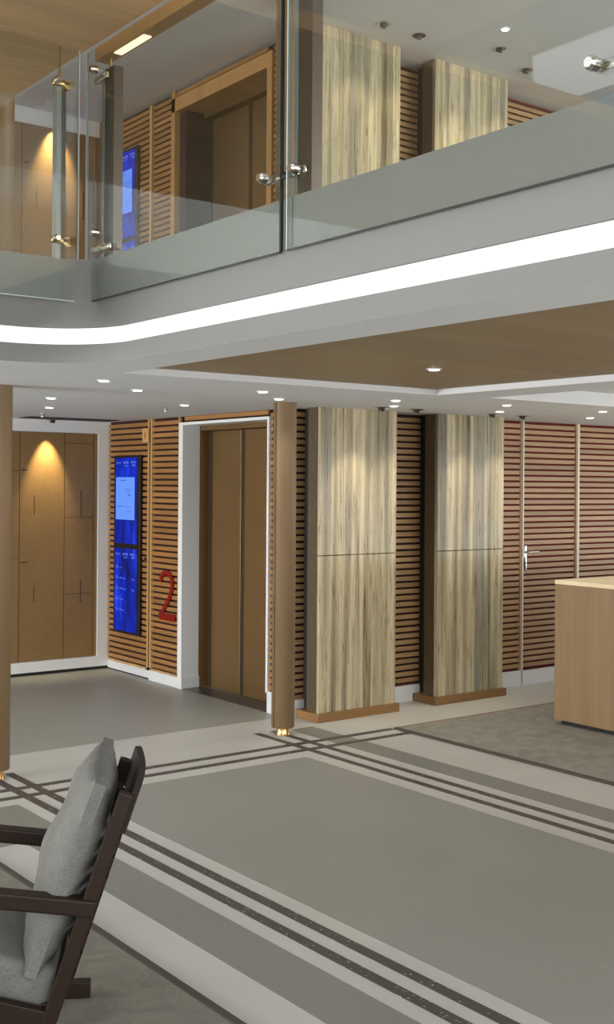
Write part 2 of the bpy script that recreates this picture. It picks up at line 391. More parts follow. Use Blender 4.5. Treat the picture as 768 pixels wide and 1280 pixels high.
# ------------------------------------------------------------------ slatted wall panels
PITCH, SLAT = 0.0502, 0.0325
def slat_panel(label, orient, plane, a0, a1, z0, z1, mat, back, name='slatted_panel', trims=(), door=None, trim_mat=None, group=None):
    """orient 'a': in plane X=plane running along Y; 'b': in plane Y=plane running along X. Faces the camera side."""
    depth = 0.022
    loc = (plane, a0, z0) if orient == 'a' else (a0, plane, z0)
    t = thing(name, label, 'wall panel', loc, group) if door is None else door
    L = a1 - a0
    def bx(u0, u1, d0, d1, h0, h1, bev=0.0):
        return B((plane + d0, u0, h0), (plane + d1, u1, h1), bev) if orient == 'a' else B((u0, plane + d0, h0), (u1, plane + d1, h1), bev)
    part(bx(a0, a1, depth, depth + 0.012, z0, z1), 'backing_board', back, t)
    n = max(1, round((z1 - z0 - (PITCH - SLAT)) / PITCH)); pitch = (z1 - z0 - (PITCH - SLAT) * 1.2) / n
    first = None
    for i in range(n):
        zz = i * pitch
        if first is None:
            first = part(bx(a0 + 0.004, a1 - 0.004, 0.0, depth, z0 + (PITCH - SLAT) * 0.8, z0 + (PITCH - SLAT) * 0.8 + SLAT), 'slat', mat, t)
        else:
            o = first.copy(); COL.objects.link(o); o.location = first.location + Vector((0, 0, zz)); o.parent = t
    for (u0, u1, h0, h1) in trims:
        part(bx(u0, u1, -0.004, depth, h0, h1), 'edge_trim', trim_mat or M['oak_trim'], t)
    return t
ZS0, ZS1 = 0.105, 2.254
# lower storey, lift wall
slat_panel('slatted oak wall panel behind the lower blue display screen', 'a', XE, 8.92, 9.675, ZS0, ZS1, M['oak_a'], M['backing_dark'],
           trims=[(9.665, 9.69, 0.08, ZS1), (8.905, 8.93, 0.08, ZS1), (8.905, 9.69, 0.085, 0.105)])
slat_panel('slatted oak wall panel carrying the big red number, left of the lower lift', 'a', XE, 8.415, 8.865, ZS0, ZS1, M['oak_a'], M['backing_dark'],
           trims=[(8.855, 8.88, 0.08, ZS1), (8.40, 8.415, 0.08, ZS1), (8.40, 8.88, 0.085, 0.105)])
slat_panel('single strip of slats between the lower lift frame and the ceiling', 'a', XE, 7.13, 8.33, 2.205, ZS1 + 0.01, M['oak_a'], M['backing_dark'])
slat_panel('very narrow slatted oak strip between the lower lift and the right bronze column', 'a', XE, 6.90, 7.105, 0.16, ZS1, M['oak_a'], M['backing_dark'])
# lower storey, stone side wall
slat_panel('slatted oak panel between the right bronze column and the first stone pier, lower floor', 'b', YM, 5.075, 5.32, 0.11, ZS1, M['oak_b'], M['backing_dark'])
slat_panel('slatted oak panel between the two stone piers, lower floor', 'b', YM, 5.70, 6.45, 0.135, ZS1, M['oak_b'], M['backing_dark'])
slat_panel('narrow slatted oak panel between the second stone pier and the door, lower floor', 'b', YM, 6.88, 7.505, 0.135, ZS1, M['oak_b'], M['backing'],
           trims=[(7.505, 7.522, 0.10, ZS1)])
slat_panel('slatted oak panel right of the slatted door, above the reception counter', 'b', YM, 8.262, 10.6, 0.135, ZS1, M['oak_b'], M['backing'])
# slatted door
door = bpy.data.objects.new('door_1', None); COL.objects.link(door); door.location = (7.54, YM, 0); door.matrix_basis = Matrix.Translation((7.54, YM, 0)); struct(door)
slat_panel('', 'b', YM, 7.54, 8.218, 0.135, ZS1, M['oak_b'], M['backing'], door=door)
part(B((7.5225, YM - 0.016, 0.12), (7.536, YM + 0.02, ZS1)), 'door_jamb', M['white_gloss'], door)
part(B((8.236, YM - 0.016, 0.12), (8.258, YM + 0.02, ZS1)), 'door_jamb', M['white_gloss'], door)
part(B((8.22, YM - 0.010, 0.12), (8.236, YM + 0.02, ZS1)), 'door_trim', M['oak_trim'], door)
part(B((7.54, YM - 0.012, 0.0), (8.22, YM + 0.02, 0.12)), 'kick_plate', M['white_gloss'], door)
hd = part(B((7.548, YM - 0.012, 0.975), (7.582, YM, 1.19), 0.004), 'door_handle', M['steel'], door, 40)
sub(MB().cyl((7.565, YM - 0.01, 1.135), (7.565, YM - 0.055, 1.135), 0.009).cyl((7.560, YM - 0.05, 1.135), (7.685, YM - 0.05, 1.135), 0.010), 'lever', M['steel'], hd, door, 40)
sub(MB().cyl((7.562, YM - 0.010, 1.04), (7.562, YM - 0.016, 1.04), 0.008, n=12), 'keyhole', M['dark'], hd, door)
# upper storey
U0, U1 = 2.85, 4.97
slat_panel('slatted oak wall panel behind the upper blue display screen', 'a', XE, 8.92, 9.675, U0, U1, M['oak_a'], M['backing_dark'],
           trims=[(8.90, 8.935, U0, U1)])
slat_panel('slatted oak wall panel between upper display screen and upper lift frame', 'a', XE, 8.563, 8.87, U0, U1, M['oak_a'], M['backing_dark'])
slat_panel('strip of slats between the upper lift frame and the ceiling', 'a', XE, 7.17, 8.50, 4.925, U1 + 0.01, M['oak_a'], M['backing_dark'])
slat_panel('narrow slatted oak strip right of the upper lift frame', 'a', XE, 6.90, 7.09, U0, U1, M['oak_a'], M['backing_dark'])
slat_panel('slatted oak strip left of the first upper stone pier', 'b', YM, 5.075, 5.32, U0, U1, M['oak_b'], M['backing_dark'])
slat_panel('slatted oak panel between the two upper stone piers', 'b', YM, 5.70, 6.45, U0, U1, M['oak_b'], M['backing_dark'])
slat_panel('slatted oak panel right of the second upper stone pier', 'b', YM, 6.88, 10.6, U0, U1, M['oak_b'], M['backing_dark'])

# ------------------------------------------------------------------ skirtings
bs = MB(); bs.box((XE + 0.012, 8.885, 0.012), (XE + 0.03, 9.69, 0.088)); struct(bs.build('baseboard_lift', M['white_gloss']))
struct(B((XE - 0.006, 8.405, 0.0), (XE + 0.03, 8.885, 0.088)).build('baseboard_lift.001', M['white_gloss']))
struct(B((XE + 0.018, 8.89, 0.0), (XE + 0.028, 9.69, 0.012)).build('trim_3', M['dark']))
struct(B((XE - 0.004, 6.868, 0), (XE + 0.03, 7.12, 0.16)).build('baseboard_corner', M['white_gloss']))
struct(B((XE - 0.004, YM - 0.012, 0.0), (7.52, YM + 0.035, 0.125)).build('baseboard_stone', M['white_gloss']))
struct(B((8.22, YM - 0.012, 0.0), (11.6, YM + 0.035, 0.13)).build('baseboard_right', M['white_gloss']))

# ------------------------------------------------------------------ framed woven panel on the rear wall, both floors
def rear_panel(z0, z1, label, zl):
    t = thing('woven_panel', label, 'wall panel', (4.2, YB, zl))
    cols = [(3.0, 3.62), (3.63, 4.192), (4.198, 4.617), (4.623, 4.905), (4.911, 4.945)]
    H = z1 - z0
    cuts = {2: [0.0, 1.0], 3: [0.0, 0.285, 0.625, 0.955, 1.0], 1: [0, 0.45, 0.83, 1.0], 0: [0, .5, 1.0], 4: [0, 1.0]}
    for i, (x0, x1) in enumerate(cols):
        c = cuts[i]
        for f0, f1 in zip(c, c[1:]):
            part(B((x0, YB - 0.016, z0 + f0 * H + 0.002), (x1, YB - 0.004, z0 + f1 * H - 0.002)), 'panel', M['weave'], t)
    part(B((3.0, YB - 0.008, z0), (4.95, YB, z1)), 'backing_board', M['backing_dark'], t)
    # pale broken stitch lines
    for (x, a, b) in ((4.33, 0.64, 0.72), (4.78, 0.625, 0.745), (4.33, 0.255, 0.33), (4.78, 0.245, 0.35)):
        part(B((x, YB - 0.0185, z0 + a * H), (x + 0.006, YB - 0.015, z0 + b * H)), 'stitch_line', M['bronze_dark'], t)
    for (x0, x1, f) in ((4.21, 4.27, 0.43), (4.21, 4.26, 0.83)):
        part(B((x0, YB - 0.0185, z0 + f * H), (x1, YB - 0.015, z0 + f * H + 0.012)), 'stitch_line', M['bronze_dark'], t)
    return t
rear_panel(0.125, 2.145, 'tall brown woven wall panel at the lower lobby rear, lit from above', 0.125)
rear_panel(2.80, 4.846, 'tall brown woven wall panel at the upper landing rear, seen through glass', 2.80)
struct(B((4.948, YB - 0.03, 0.03), (XE + 0.03, YB, ZC)).build('trim_4', M['white']))
struct(B((-6, YB - 0.03, 2.148), (4.948, YB, ZC)).build('trim_5', M['white']))
struct(B((-6, YB - 0.03, 0.03), (4.948, YB, 0.122)).build('baseboard_back', M['white']))
struct(B((-6, YB - 0.015, 0.0), (XE + 0.02, YB, 0.03)).build('trim_6', M['dark']))
struct(B((4.948, YB - 0.012, ZF2), (XE + 0.03, YB, ZC2)).build('trim_7', M['oak_frame']))
sl = thing('ceiling_slot', 'thin dark linear slot in the ceiling in front of the rear woven panel', 'air slot', (4.5, 9.47, ZC))
part(B((4.10, 9.24, ZC - 0.006), (4.93, 9.485, ZC + 0.004)), 'grille', M['dark'], sl)

# ------------------------------------------------------------------ lifts
def lift(z0, ztop, upper, label):
    t = thing('lift', label, 'lift', (XE + 0.2, 7.7, z0))
    fr = M['oak_frame'] if upper else M['white']
    yl = 8.50 if upper else 8.395
    if upper:
        part(B((XE - 0.012, 8.50, z0), (XE + 0.21, 8.56, ztop + 0.12)), 'frame_post', fr, t)
        part(B((XE - 0.012, 7.10, ztop), (XE + 0.30, 8.56, ztop + 0.115)), 'frame_head', fr, t)
        part(B((XE - 0.012, 7.10, z0), (XE + 0.05, 7.165, ztop)), 'frame_post', fr, t)
        part(B((XE - 0.008, 8.50, ztop + 0.115), (XE + 0.05, 8.56, ztop + 0.178)), 'frame_post', fr, t)
    else:
        part(B((XE - 0.012, 8.335, z0), (XE + 0.155, 8.397, ztop + 0.022)), 'frame_post', fr, t)
        part(B((XE - 0.015, 8.325, z0), (XE + 0.158, 8.397, z0 + 0.095)), 'frame_foot', M['white_gloss'], t)
        part(B((XE - 0.010, 7.11, ztop), (XE + 0.16, 8.34, ztop + 0.022)), 'frame_head', fr, t)
        part(B((XE - 0.012, 7.105, z0 + 0.15), (XE + 0.02, 7.128, ztop + 0.022)), 'frame_post', fr, t)
    xj = XE + (0.21 if upper else 0.158)
    part(B((xj, yl - 0.065, z0), (xj + 0.11, yl, ztop)), 'jamb', M['bronze'], t)
    part(B((xj, 7.11, ztop - 0.04), (xj + 0.11, yl - 0.06, ztop)), 'head_panel', M['bronze'], t)
    xd = xj + 0.07
    yd = yl - 0.065
    part(B((xd + 0.035, 7.11, z0), (xd + 0.05, yd, ztop)), 'shaft_panel', M['bronze_dark'], t)
    d1 = part(B((xd + 0.004, 7.835, z0 + 0.012), (xd + 0.03, yd - 0.075, ztop - 0.045), 0.002), 'door_leaf', M['bronze'], t)
    d2 = part(B((xd - 0.012, 7.11, z0 + 0.012), (xd + 0.014, 7.755, ztop - 0.045), 0.002), 'door_leaf', M['bronze'], t)
    sub(B((xd - 0.004, 7.755, z0 + 0.012), (xd + 0.02, 7.822, ztop - 0.045)), 'door_edge', M['bronze_dark'], d2, t)
    sub(B((xd + 0.006, yd - 0.075, z0 + 0.012), (xd + 0.03, yd, ztop - 0.045)), 'door_edge', M['bronze_dark'], d1, t)
    part(B((xd - 0.02, 7.11, z0), (xd + 0.035, yd, z0 + 0.012)), 'sill', M['steel'], t)
    if not upper:
        part(B((XE - 0.002, 7.12, z0), (xd - 0.02, 8.34, z0 + 0.006)), 'threshold', M['granite'], t)
    return t
lift(0.0, 2.182, False, 'bronze two-leaf lift doors in white frame on the lower floor')
lift(ZF2, 4.81, True, 'bronze lift doors in thick oak frame on the upper floor')

# ------------------------------------------------------------------ stone piers
def pier(x0, x1, z0, z1, seam, label, plinth):
    t = thing('stone_pier', label, 'pier', ((x0 + x1) / 2, 6.75, z0))
    yf, yb = 6.61, 6.75
    zb = z0 + (0.062 if plinth else 0)
    part(B((x0 + 0.002, yf, zb), (x1, yf + 0.03, seam - 0.0025), 0.002), 'stone_slab', M['marble'], t)
    part(B((x0 + 0.002, yf, seam + 0.0025), (x1, yf + 0.03, z1), 0.002), 'stone_slab', M['marble'], t)
    part(B((x0, yf + 0.028, zb), (x0 + 0.03, yb, z1)), 'side_return', M['marble_side'], t)
    part(B((x1 - 0.03, yf + 0.028, zb), (x1 - 0.001, yb, z1)), 'side_return', M['marble_side'], t)
    part(B((x0 + 0.03, yf + 0.026, zb), (x1 - 0.03, yb - 0.002, z1)), 'core', M['dark'], t)
    part(B((x0 + 0.06, yb, zb), (x1 - 0.06, YM - 0.001, z1)), 'spacer', M['dark'], t)
    if plinth: part(B((x0 - 0.02, yf - 0.022, z0), (x1 + 0.028, YM - 0.013, z0 + 0.062), 0.003), 'plinth', M['plinth'], t)
pier(5.137, 5.865, 0.0, ZC, 1.19, 'vein-cut stone pier nearest the right bronze column, lower floor', True)
pier(6.287, 7.025, 0.0, ZC, 1.19, 'vein-cut stone pier nearest the reception counter, lower floor', True)
pier(5.085, 5.875, ZF2, ZC2, 3.0, 'wider-looking stone pier right of the upper lift, behind the glass', False)
pier(6.23, 7.04, ZF2, ZC2, 3.0, 'stone pier at right on the upper floor, behind the glass', False)

# ------------------------------------------------------------------ bronze columns
def column(x, y, z0, z1, label, foot=True):
    t = thing('column', label, 'column', (x, y, z0)); r = 0.079
    zb = z0 + (0.052 if foot else 0.0)
    part(MB().lathe(x, y, [(r - 0.003, zb), (r, zb + 0.004), (r, z1 - 0.0)], 48), 'sleeve', M['sleeve'], t, 40)
    # vertical seam of the sleeve, towards the camera's left
    a = math.radians(185)
    sx, sy = x + (r + 0.0005) * math.cos(a), y + (r + 0.0005) * math.sin(a)
    part(B((sx - 0.0015, sy - 0.002, zb + 0.003), (sx + 0.0015, sy + 0.002, z1)), 'seam', M['bronze_dark'], t)
    if foot: part(MB().lathe(x, y, [(0.05, z0), (0.048, z0 + 0.006), (0.045, z0 + 0.012), (0.045, z0 + 0.052)], 32), 'foot', M['copper'], t, 40)
CR, CL = (4.70, 6.44), (2.66, 6.44)
column(CR[0], CR[1], 0, ZC, 'round bronze column on copper foot between lift and first stone pier')
column(CL[0], CL[1], 0, ZC, 'round bronze column on copper foot cut by the left picture edge')
column(CR[0], CR[1], ZF2, ZC2, 'round bronze column on the upper floor behind the glass joint', False)
column(CL[0], CL[1], ZF2, ZC2, 'round column on the upper floor under the wooden soffit', False)

# ------------------------------------------------------------------ display screens
def bars(t, face, y0, z0, items, mat, name):
    mb = MB()
    for (u0, u1, v0, v1) in items: mb.box((face - 0.0015, y0 - u1, z0 + v0), (face, y0 - u0, z0 + v1))
    return mb.build(name, mat, face_root(t), None, off(t))
def face_root(t): return t
HDR = [(0.05, 0.08, 0.0, 0.02), (0.10, 0.125, 0.002, 0.018), (0.175, 0.20, 0.0, 0.022), (0.205, 0.23, 0.004, 0.022), (0.235, 0.265, 0.0, 0.022), (0.19, 0.255, -0.022, -0.012),
       (0.31, 0.34, 0.004, 0.024), (0.345, 0.37, 0.004, 0.024), (0.375, 0.40, 0.004, 0.02), (0.33, 0.36, -0.022, -0.006), (0.365, 0.39, -0.022, -0.004)]
def display(y0, y1, z0, z1, zm, notice, label, two=True):
    t = thing('display_screen', label, 'screen', (XE, (y0 + y1) / 2, z0))
    xf = XE - 0.032
    part(B((xf, y0, z0), (XE - 0.0045, y1, z1), 0.003), 'bezel', M['bezel'], t)
    face = xf - 0.0015
    s1 = part(B((face, y0 + 0.045, zm + 0.022), (xf + 0.001, y1 - 0.022, z1 - 0.022)), 'upper_screen', M['screen'], t)
    mb = MB()
    def addbars(mb, zt, items):
        for (u0, u1, v0, v1) in items: mb.box((face - 0.0015, y1 - 0.0 - u1, zt + v0), (face + 0.0002, y1 - u0, zt + v1))
    addbars(mb, z1 - 0.075, HDR)
    sub(mb, 'header_text', M['glyph'], s1, t)
    nb = sub(B((face - 0.002, notice[0], notice[2]), (face, notice[1], notice[3])), 'notice', M['notice'], s1, t)
    mb = MB(); yl = notice[1]; zt = notice[3]
    for (u0, u1, d, h) in ((0.08, 0.20, 0.025, 0.007), (0.16, 0.30, 0.105, 0.004), (0.19, 0.29, 0.125, 0.004), (0.23, 0.28, 0.15, 0.012), (0.02, 0.30, 0.262, 0.003), (0.03, 0.13, 0.255, 0.004), (0.2, 0.3, 0.3, 0.004)):
        mb.box((face - 0.0032, yl - u1 * 0.95, zt - d - h), (face - 0.0018, yl - u0 * 0.95, zt - d))
    sub(mb, 'notice_text', M['glyph_dark'], s1, t)
    s2 = part(B((face, y0 + 0.045, z0 + 0.022), (xf + 0.001, y1 - 0.022, zm - 0.022)), 'lower_screen', M['screen'], t)
    mb = MB(); addbars(mb, zm - 0.085, HDR)
    for i, w in enumerate((0.02, 0.09, 0.10, 0.06, 0.07)):
        zz = zm - 0.20 - i * 0.094
        addbars(mb, zz, [(0.055, 0.085, -0.004, 0.014), (0.055, 0.072, 0.016, 0.026), (0.12, 0.12 + w * 0.5, 0.0, 0.012), (0.13 + w * 0.55, 0.13 + w, -0.003, 0.008)])
        if i in (1, 2): addbars(mb, zz, [(0.35, 0.385, -0.006, 0.006), (0.34, 0.36, 0.006, 0.014)])
    sub(mb, 'list_text', M['glyph'], s2, t)
    return t
display(9.015, 9.487, 0.362, 1.946, 1.142, (9.105, 9.445, 1.375, 1.752), 'tall blue double display screen on slats of the lower lobby')
display(9.10, 9.54, 3.05, 4.668, 3.86, (9.195, 9.505, 4.10, 4.48), 'tall blue display screen on upper floor slats, behind the glass')

# small plaque with a pictogram
pq = thing('plaque', 'small pale wooden pictogram plaque above the lower blue display screen', 'sign', (XE, 8.93, 2.06))
part(B((XE - 0.022, 8.895, 2.055), (XE - 0.0045, 8.995, 2.175), 0.002), 'board', wood('plaque_wood', srgb(206, 160, 106), 2), pq)
part(MB().prism([(8.94, 2.085), (8.955, 2.085), (8.957, 2.12), (8.951, 2.15), (8.947, 2.15), (8.938, 2.12)], XE - 0.0245, XE - 0.0215, 0), 'pictogram', plain('orange_ink', srgb(170, 92, 30), 0.6), pq)
th = thing('key_switch', 'small round brass key switch on the slats beside lower display screen', 'switch', (XE, 8.96, 1.04))
part(MB().cyl((XE + 0.01, 8.957, 1.04), (XE - 0.008, 8.957, 1.04), 0.022), 'plate', M['brass'], th, 40)
part(MB().cyl((XE - 0.008, 8.957, 1.04), (XE - 0.014, 8.957, 1.04), 0.009), 'barrel', M['bronze_dark'], th, 40)

# big red number 2
def number_two():
    y_l, y_r, zb, zt = 8.70, 8.44, 0.545, 0.955     # left is larger Y
    pts = []
    w, h = 1.0, 1.0
    path = [(0.07, 0.775), (0.10, 0.87), (0.22, 0.955), (0.42, 0.985), (0.62, 0.955), (0.76, 0.87), (0.80, 0.76), (0.77, 0.64), (0.66, 0.50), (0.50, 0.38), (0.32, 0.255), (0.19, 0.16), (0.115, 0.07), (0.10, 0.0)]
    P = []
    for a, b in zip(path, path[1:]):
        for k in range(3): P.append((a[0] + (b[0] - a[0]) * k / 3, a[1] + (b[1] - a[1]) * k / 3))
    P.append(path[-1])
    W_ = y_l - y_r; H_ = zt - zb
    Q = [(y_l - u * W_, zb + v * H_) for u, v in P]
    hw = 0.020
    Lf, Rt = [], []
    for i in range(len(Q)):
        a = Vector(Q[max(i - 1, 0)]); b = Vector(Q[min(i + 1, len(Q) - 1)]); d = (b - a).normalized(); n = Vector((-d.y, d.x))
        Lf.append(Vector(Q[i]) + n * hw); Rt.append(Vector(Q[i]) - n * hw)
    mb = MB(); bm = mb.bm; x0, x1 = XE - 0.013, XE - 0.0045
    rows = [[bm.verts.new((x, p.x, max(p.y, zb))) for x, p in ((x0, l), (x0, r), (x1, r), (x1, l))] for l, r in zip(Lf, Rt)]
    for a, b in zip(rows, rows[1:]):
        for i in range(4): bm.faces.new((a[i], a[(i + 1) % 4], b[(i + 1) % 4], b[i]))
    bm.faces.new(rows[0]); bm.faces.new(rows[-1])
    mb.box((x0 - 0.0004, y_r, zb), (x1, y_l + 0.005, zb + 0.058))
    return mb.build('number_sign', M['red'])
tag(number_two(), 'large red number 2 fixed on the slats left of the lower lift', 'sign')

# ------------------------------------------------------------------ reception counter
rc = thing('reception_counter', 'pale oak reception counter standing on the grey rug at right', 'counter', (7.2, 5.0, 0))
part(B((6.46, 2.6, 0.045), (6.52, 5.575, 1.005), 0.001), 'front_panel', M['oak_counter'], rc)
part(B((6.52, 5.515, 0.045), (9.2, 5.575, 1.005), 0.001), 'end_panel', M['oak_counter'], rc)
part(B((6.52, 2.6, 0.045), (9.2, 5.515, 0.74)), 'carcass', M['oak_counter'], rc)
part(B((6.458, 2.6, 1.005), (6.78, 5.577, 1.034), 0.002), 'counter_top', M['oak_top'], rc)
part(B((6.78, 5.27, 1.005), (9.2, 5.577, 1.034), 0.002), 'counter_top', M['oak_top'], rc)
part(B((6.78, 2.6, 0.74), (9.2, 5.27, 0.76)), 'desk_top', M['oak_top'], rc)
part(B((6.50, 2.62, 0.014), (9.18, 5.54, 0.046)), 'plinth', M['dark'], rc)

# ------------------------------------------------------------------ rugs
rb = thing('rug', 'grey rug with dark bound edge under the reception counter', 'rug', (8, 3.5, 0))
part(B((5.455, -2.5, 0.001), (10.5, 6.105, 0.013), 0.003), 'pile', M['rug_back'], rb)
part(B((5.425, -2.5, 0.001), (5.455, 6.125, 0.015), 0.003), 'binding', M['rug_edge'], rb)
part(B((5.455, 6.105, 0.001), (10.5, 6.125, 0.014), 0.002), 'binding', M['rug_tan'], rb)
rn = thing('rug', 'grey patterned rug with thin dark edge under the wooden lounge chair', 'rug', (0, 3, 0))
part(B((-4.0, -2.5, 0.001), (2.045, 5.3, 0.012), 0.003), 'pile', M['rug_near'], rn)
part(B((2.045, -2.5, 0.001), (2.078, 5.33, 0.014), 0.003), 'binding', M['rug_edge'], rn)

# ------------------------------------------------------------------ glass balustrade
ZG0, ZG1 = 2.558, 3.745
def pane(a, b, label, edges):
    t = thing('glass_panel', label, 'glass panel', (a[0], a[1], a[2]))
    part(B(a, b), 'pane', M['glass'], t)
    for (p, q, m) in edges: part(B(p, q), 'pane_edge', m, t)
XG = 2.528
pane((XG, 3.508, ZG0), (XG + 0.012, 5.085, ZG1), 'clear glass balustrade panel from the inner corner to the dark-edged joint',
     [((XG - 0.001, 3.500, ZG0), (XG + 0.013, 3.508, ZG1), M['glass_edge']), ((XG, 5.085, ZG0), (XG + 0.012, 5.089, ZG1), M['glass_edge_light']), ((XG, 3.51, ZG0 - 0.005), (XG + 0.012, 5.085, ZG0), M['glass_edge'])])
pane((XG, 1.92, ZG0), (XG + 0.012, 3.462, ZG1), 'clear glass balustrade panel at right, from the joint onward',
     [((XG, 3.462, ZG0), (XG + 0.012, 3.467, ZG1), M['glass_edge_light']), ((XG, 1.92, ZG0 - 0.005), (XG + 0.012, 3.462, ZG0), M['glass_edge'])])
pane((XG, 0.30, ZG0), (XG + 0.012, 1.875, ZG1), 'next clear glass balustrade panel past the single visible clamp knob',
     [((XG, 1.875, ZG0), (XG + 0.012, 1.880, ZG1), M['glass_edge_light']), ((XG, 0.30, ZG0 - 0.005), (XG + 0.012, 1.875, ZG0), M['glass_edge'])])
YG = 5.078
pane((0.6, YG, ZG0), (2.485, YG + 0.012, ZG1), 'clear glass balustrade panel left of the inner corner',
     [((2.485, YG, ZG0), (2.489, YG + 0.012, ZG1), M['glass_edge_light']), ((0.6, YG, ZG0 - 0.004), (2.485, YG + 0.012, ZG0), M['glass_edge_light'])])

def knob(t, c, d, r=0.017, L=0.03):
    c = Vector(c); d = Vector(d)
    return part(MB().cyl(c, c + d * L * 0.7, r).cyl(c + d * L * 0.7, c + d * L, r, r * 0.7), 'clamp_knob', M['steel'], t, 40)
# post behind the left panel
p1 = thing('balustrade_post', 'steel balustrade post behind the left glass panel', 'post', (2.41, 5.13, ZF2))
part(B((2.412, 5.115, ZF2), (2.437, 5.165, 3.60)), 'upright', M['post_brown'], p1)
part(B((2.390, 5.113, ZF2), (2.412, 5.160, 3.60)), 'front_edge', M['post_face'], p1)
part(MB().cyl((2.415, 5.14, 3.60), (2.415, 5.14, 3.765), 0.005, n=10), 'rod', M['brass'], p1, 40)
for z in (2.84, 3.58):
    part(B((2.362, YG + 0.014, z - 0.014), (2.452, YG + 0.04, z + 0.014), 0.006), 'clamp_arm', M['brass'], p1, 40)
    knob(p1, (2.372, YG, z), (0, -1, 0)); part(MB().cyl((2.44, YG + 0.04, z - 0.004), (2.44, YG + 0.014, z - 0.004), 0.024), 'clamp_disc', M['brass'], p1, 40)
def side_post(ya, yb, zt, knobs, label, arms):
    t = thing('balustrade_post', label, 'post', (2.58, yb, ZF2))
    part(B((2.565, ya, ZF2), (2.615, yb - 0.03, zt), 0.002), 'upright', M['post_brown'], t)
    part(B((2.560, yb - 0.03, ZF2), (2.608, yb - 0.005, zt), 0.002), 'front_edge', M['post_face'], t)
    for (y, z) in knobs: knob(t, (XG, y, z), (-1, 0, 0), 0.020, 0.034)
    for (y0, y1, z) in arms: part(B((XG + 0.014, y0, z - 0.014), (XG + 0.035, y1, z + 0.014), 0.005), 'clamp_arm', M['steel'], t, 40)
    return t
p2 = side_post(4.88, 4.995, 3.64, [(4.965, 2.868), (4.985, 3.635)], 'steel balustrade post just right of the inner glass corner', [(4.885, 5.06, 2.80), (4.91, 5.04, 3.60)])
part(MB().cyl((2.585, 4.95, 3.64), (2.585, 4.95, 3.705), 0.005, n=10), 'rod', M['brass'], p2, 40)
p3 = side_post(3.365, 3.475, 3.70, [(3.60, 2.843), (3.405, 2.839), (3.60, 3.6), (3.405, 3.6)], 'steel balustrade post behind the glass joint, clamped to both panels', [(3.38, 3.62, 2.84), (3.38, 3.62, 3.6)])
p4 = side_post(1.80, 1.90, 3.70, [(2.053, 2.838), (1.83, 2.838)], 'steel balustrade post at right picture edge, only one clamp knob visible', [(1.78, 2.06, 2.838)])

# ------------------------------------------------------------------ downlights
def spot(loc, tgt, power, size, col=(1, 0.93, 0.82), blend=0.6, r=0.02):
    l = bpy.data.lights.new('spot_light', 'SPOT'); l.energy = power; l.spot_size = math.radians(size); l.spot_blend = blend; l.color = col; l.shadow_soft_size = r
    o = bpy.data.objects.new('spot_light', l); o.location = loc
    o.rotation_euler = (Vector(tgt) - Vector(loc)).to_track_quat('-Z', 'Y').to_euler(); COL.objects.link(o)
def downlight(x, y, z, label, power=8, size=125, lit=True):
    t = thing('downlight', label, 'downlight', (x, y, z))
    part(MB().lathe(x, y, [(0.038, z + 0.001), (0.04, z - 0.004), (0.030, z - 0.005)], 24), 'trim_ring', M['white'], t, 40)
    part(MB().lathe(x, y, [(0.028, z - 0.0045), (0.026, z - 0.009)], 20), 'lens', M['lamp'], t, 40)
    spot((x, y, z - 0.012), (x, y, 0), power, size)
DL = [(2.953, 5.709, 'round downlight in white ceiling nearest the curved void corner'),
      (3.405, 6.154, 'round downlight in white ceiling before the lower blue display screen, second from void corner'),
      (3.299, 7.115, 'round downlight in white ceiling, nearer of the pair before the rear woven panel'),
      (3.707, 8.021, 'round downlight in white ceiling, farther of the pair before the rear woven panel'),
      (4.307, 7.103, 'round downlight in white ceiling just before the lower lift white frame'),
      (4.028, 5.745, 'round downlight in white ceiling left of the top of the right column'),
      (4.44, 6.152, 'round downlight in white ceiling directly at the top of the right column'),
      (5.085, 5.744, 'round downlight before first stone pier, nearer the brown ceiling recess'),
      (5.432, 6.153, 'round downlight before first stone pier, nearer the stone'),
      (5.939, 5.564, 'round downlight before second stone pier, nearer the brown ceiling recess'),
      (6.405, 6.072, 'round downlight before second stone pier, nearer the stone'),
      (6.945, 5.553, 'round downlight above the counter, nearer the luminous ceiling panel'),
      (7.511, 6.132, 'round downlight above the counter, nearer the slatted wall')]
for x, y, lb in DL: downlight(x, y, ZC, lb)
downlight(4.10, 4.34, ZC + 0.035, 'single round downlight set in the brown ceiling recess')
downlight(6.225, 5.874, ZC2, 'lit round downlight in the upper floor ceiling', 30)
for x in (3.4, 4.4): pass
# wall-washing eyeballs in front of the stone piers and the rear panel
def eyeball(x, y, z, tgt, label, power, size, col=(1, 0.83, 0.55), blend=0.5):
    t = thing('spotlight', label, 'spotlight', (x, y, z))
    part(MB().lathe(x, y, [(0.05, z + 0.001), (0.052, z - 0.003), (0.036, z - 0.006)], 24), 'trim_ring', M['steel'], t, 40)
    d = (Vector(tgt) - Vector((x, y, z))).normalized()
    c = Vector((x, y, z - 0.004))
    part(MB().cyl(c, c + d * 0.022, 0.026, 0.022), 'eyeball', M['bronze_dark'], t, 40)
    spot(c + d * 0.028, tgt, power, size, col, blend)
for x, y, tx, lb in ((5.49, 6.35, 5.36, 'small eyeball spotlight before first lower stone pier, left one'), (5.82, 6.34, 5.76, 'small eyeball spotlight before first lower stone pier, right one'),
                  (6.63, 6.36, 6.46, 'small eyeball spotlight before second lower stone pier, left one'), (6.97, 6.36, 6.86, 'small eyeball spotlight before second lower stone pier, right one')):
    eyeball(x, y, ZC, (tx, 6.61, 1.25), lb, 13, 60, blend=1.0)
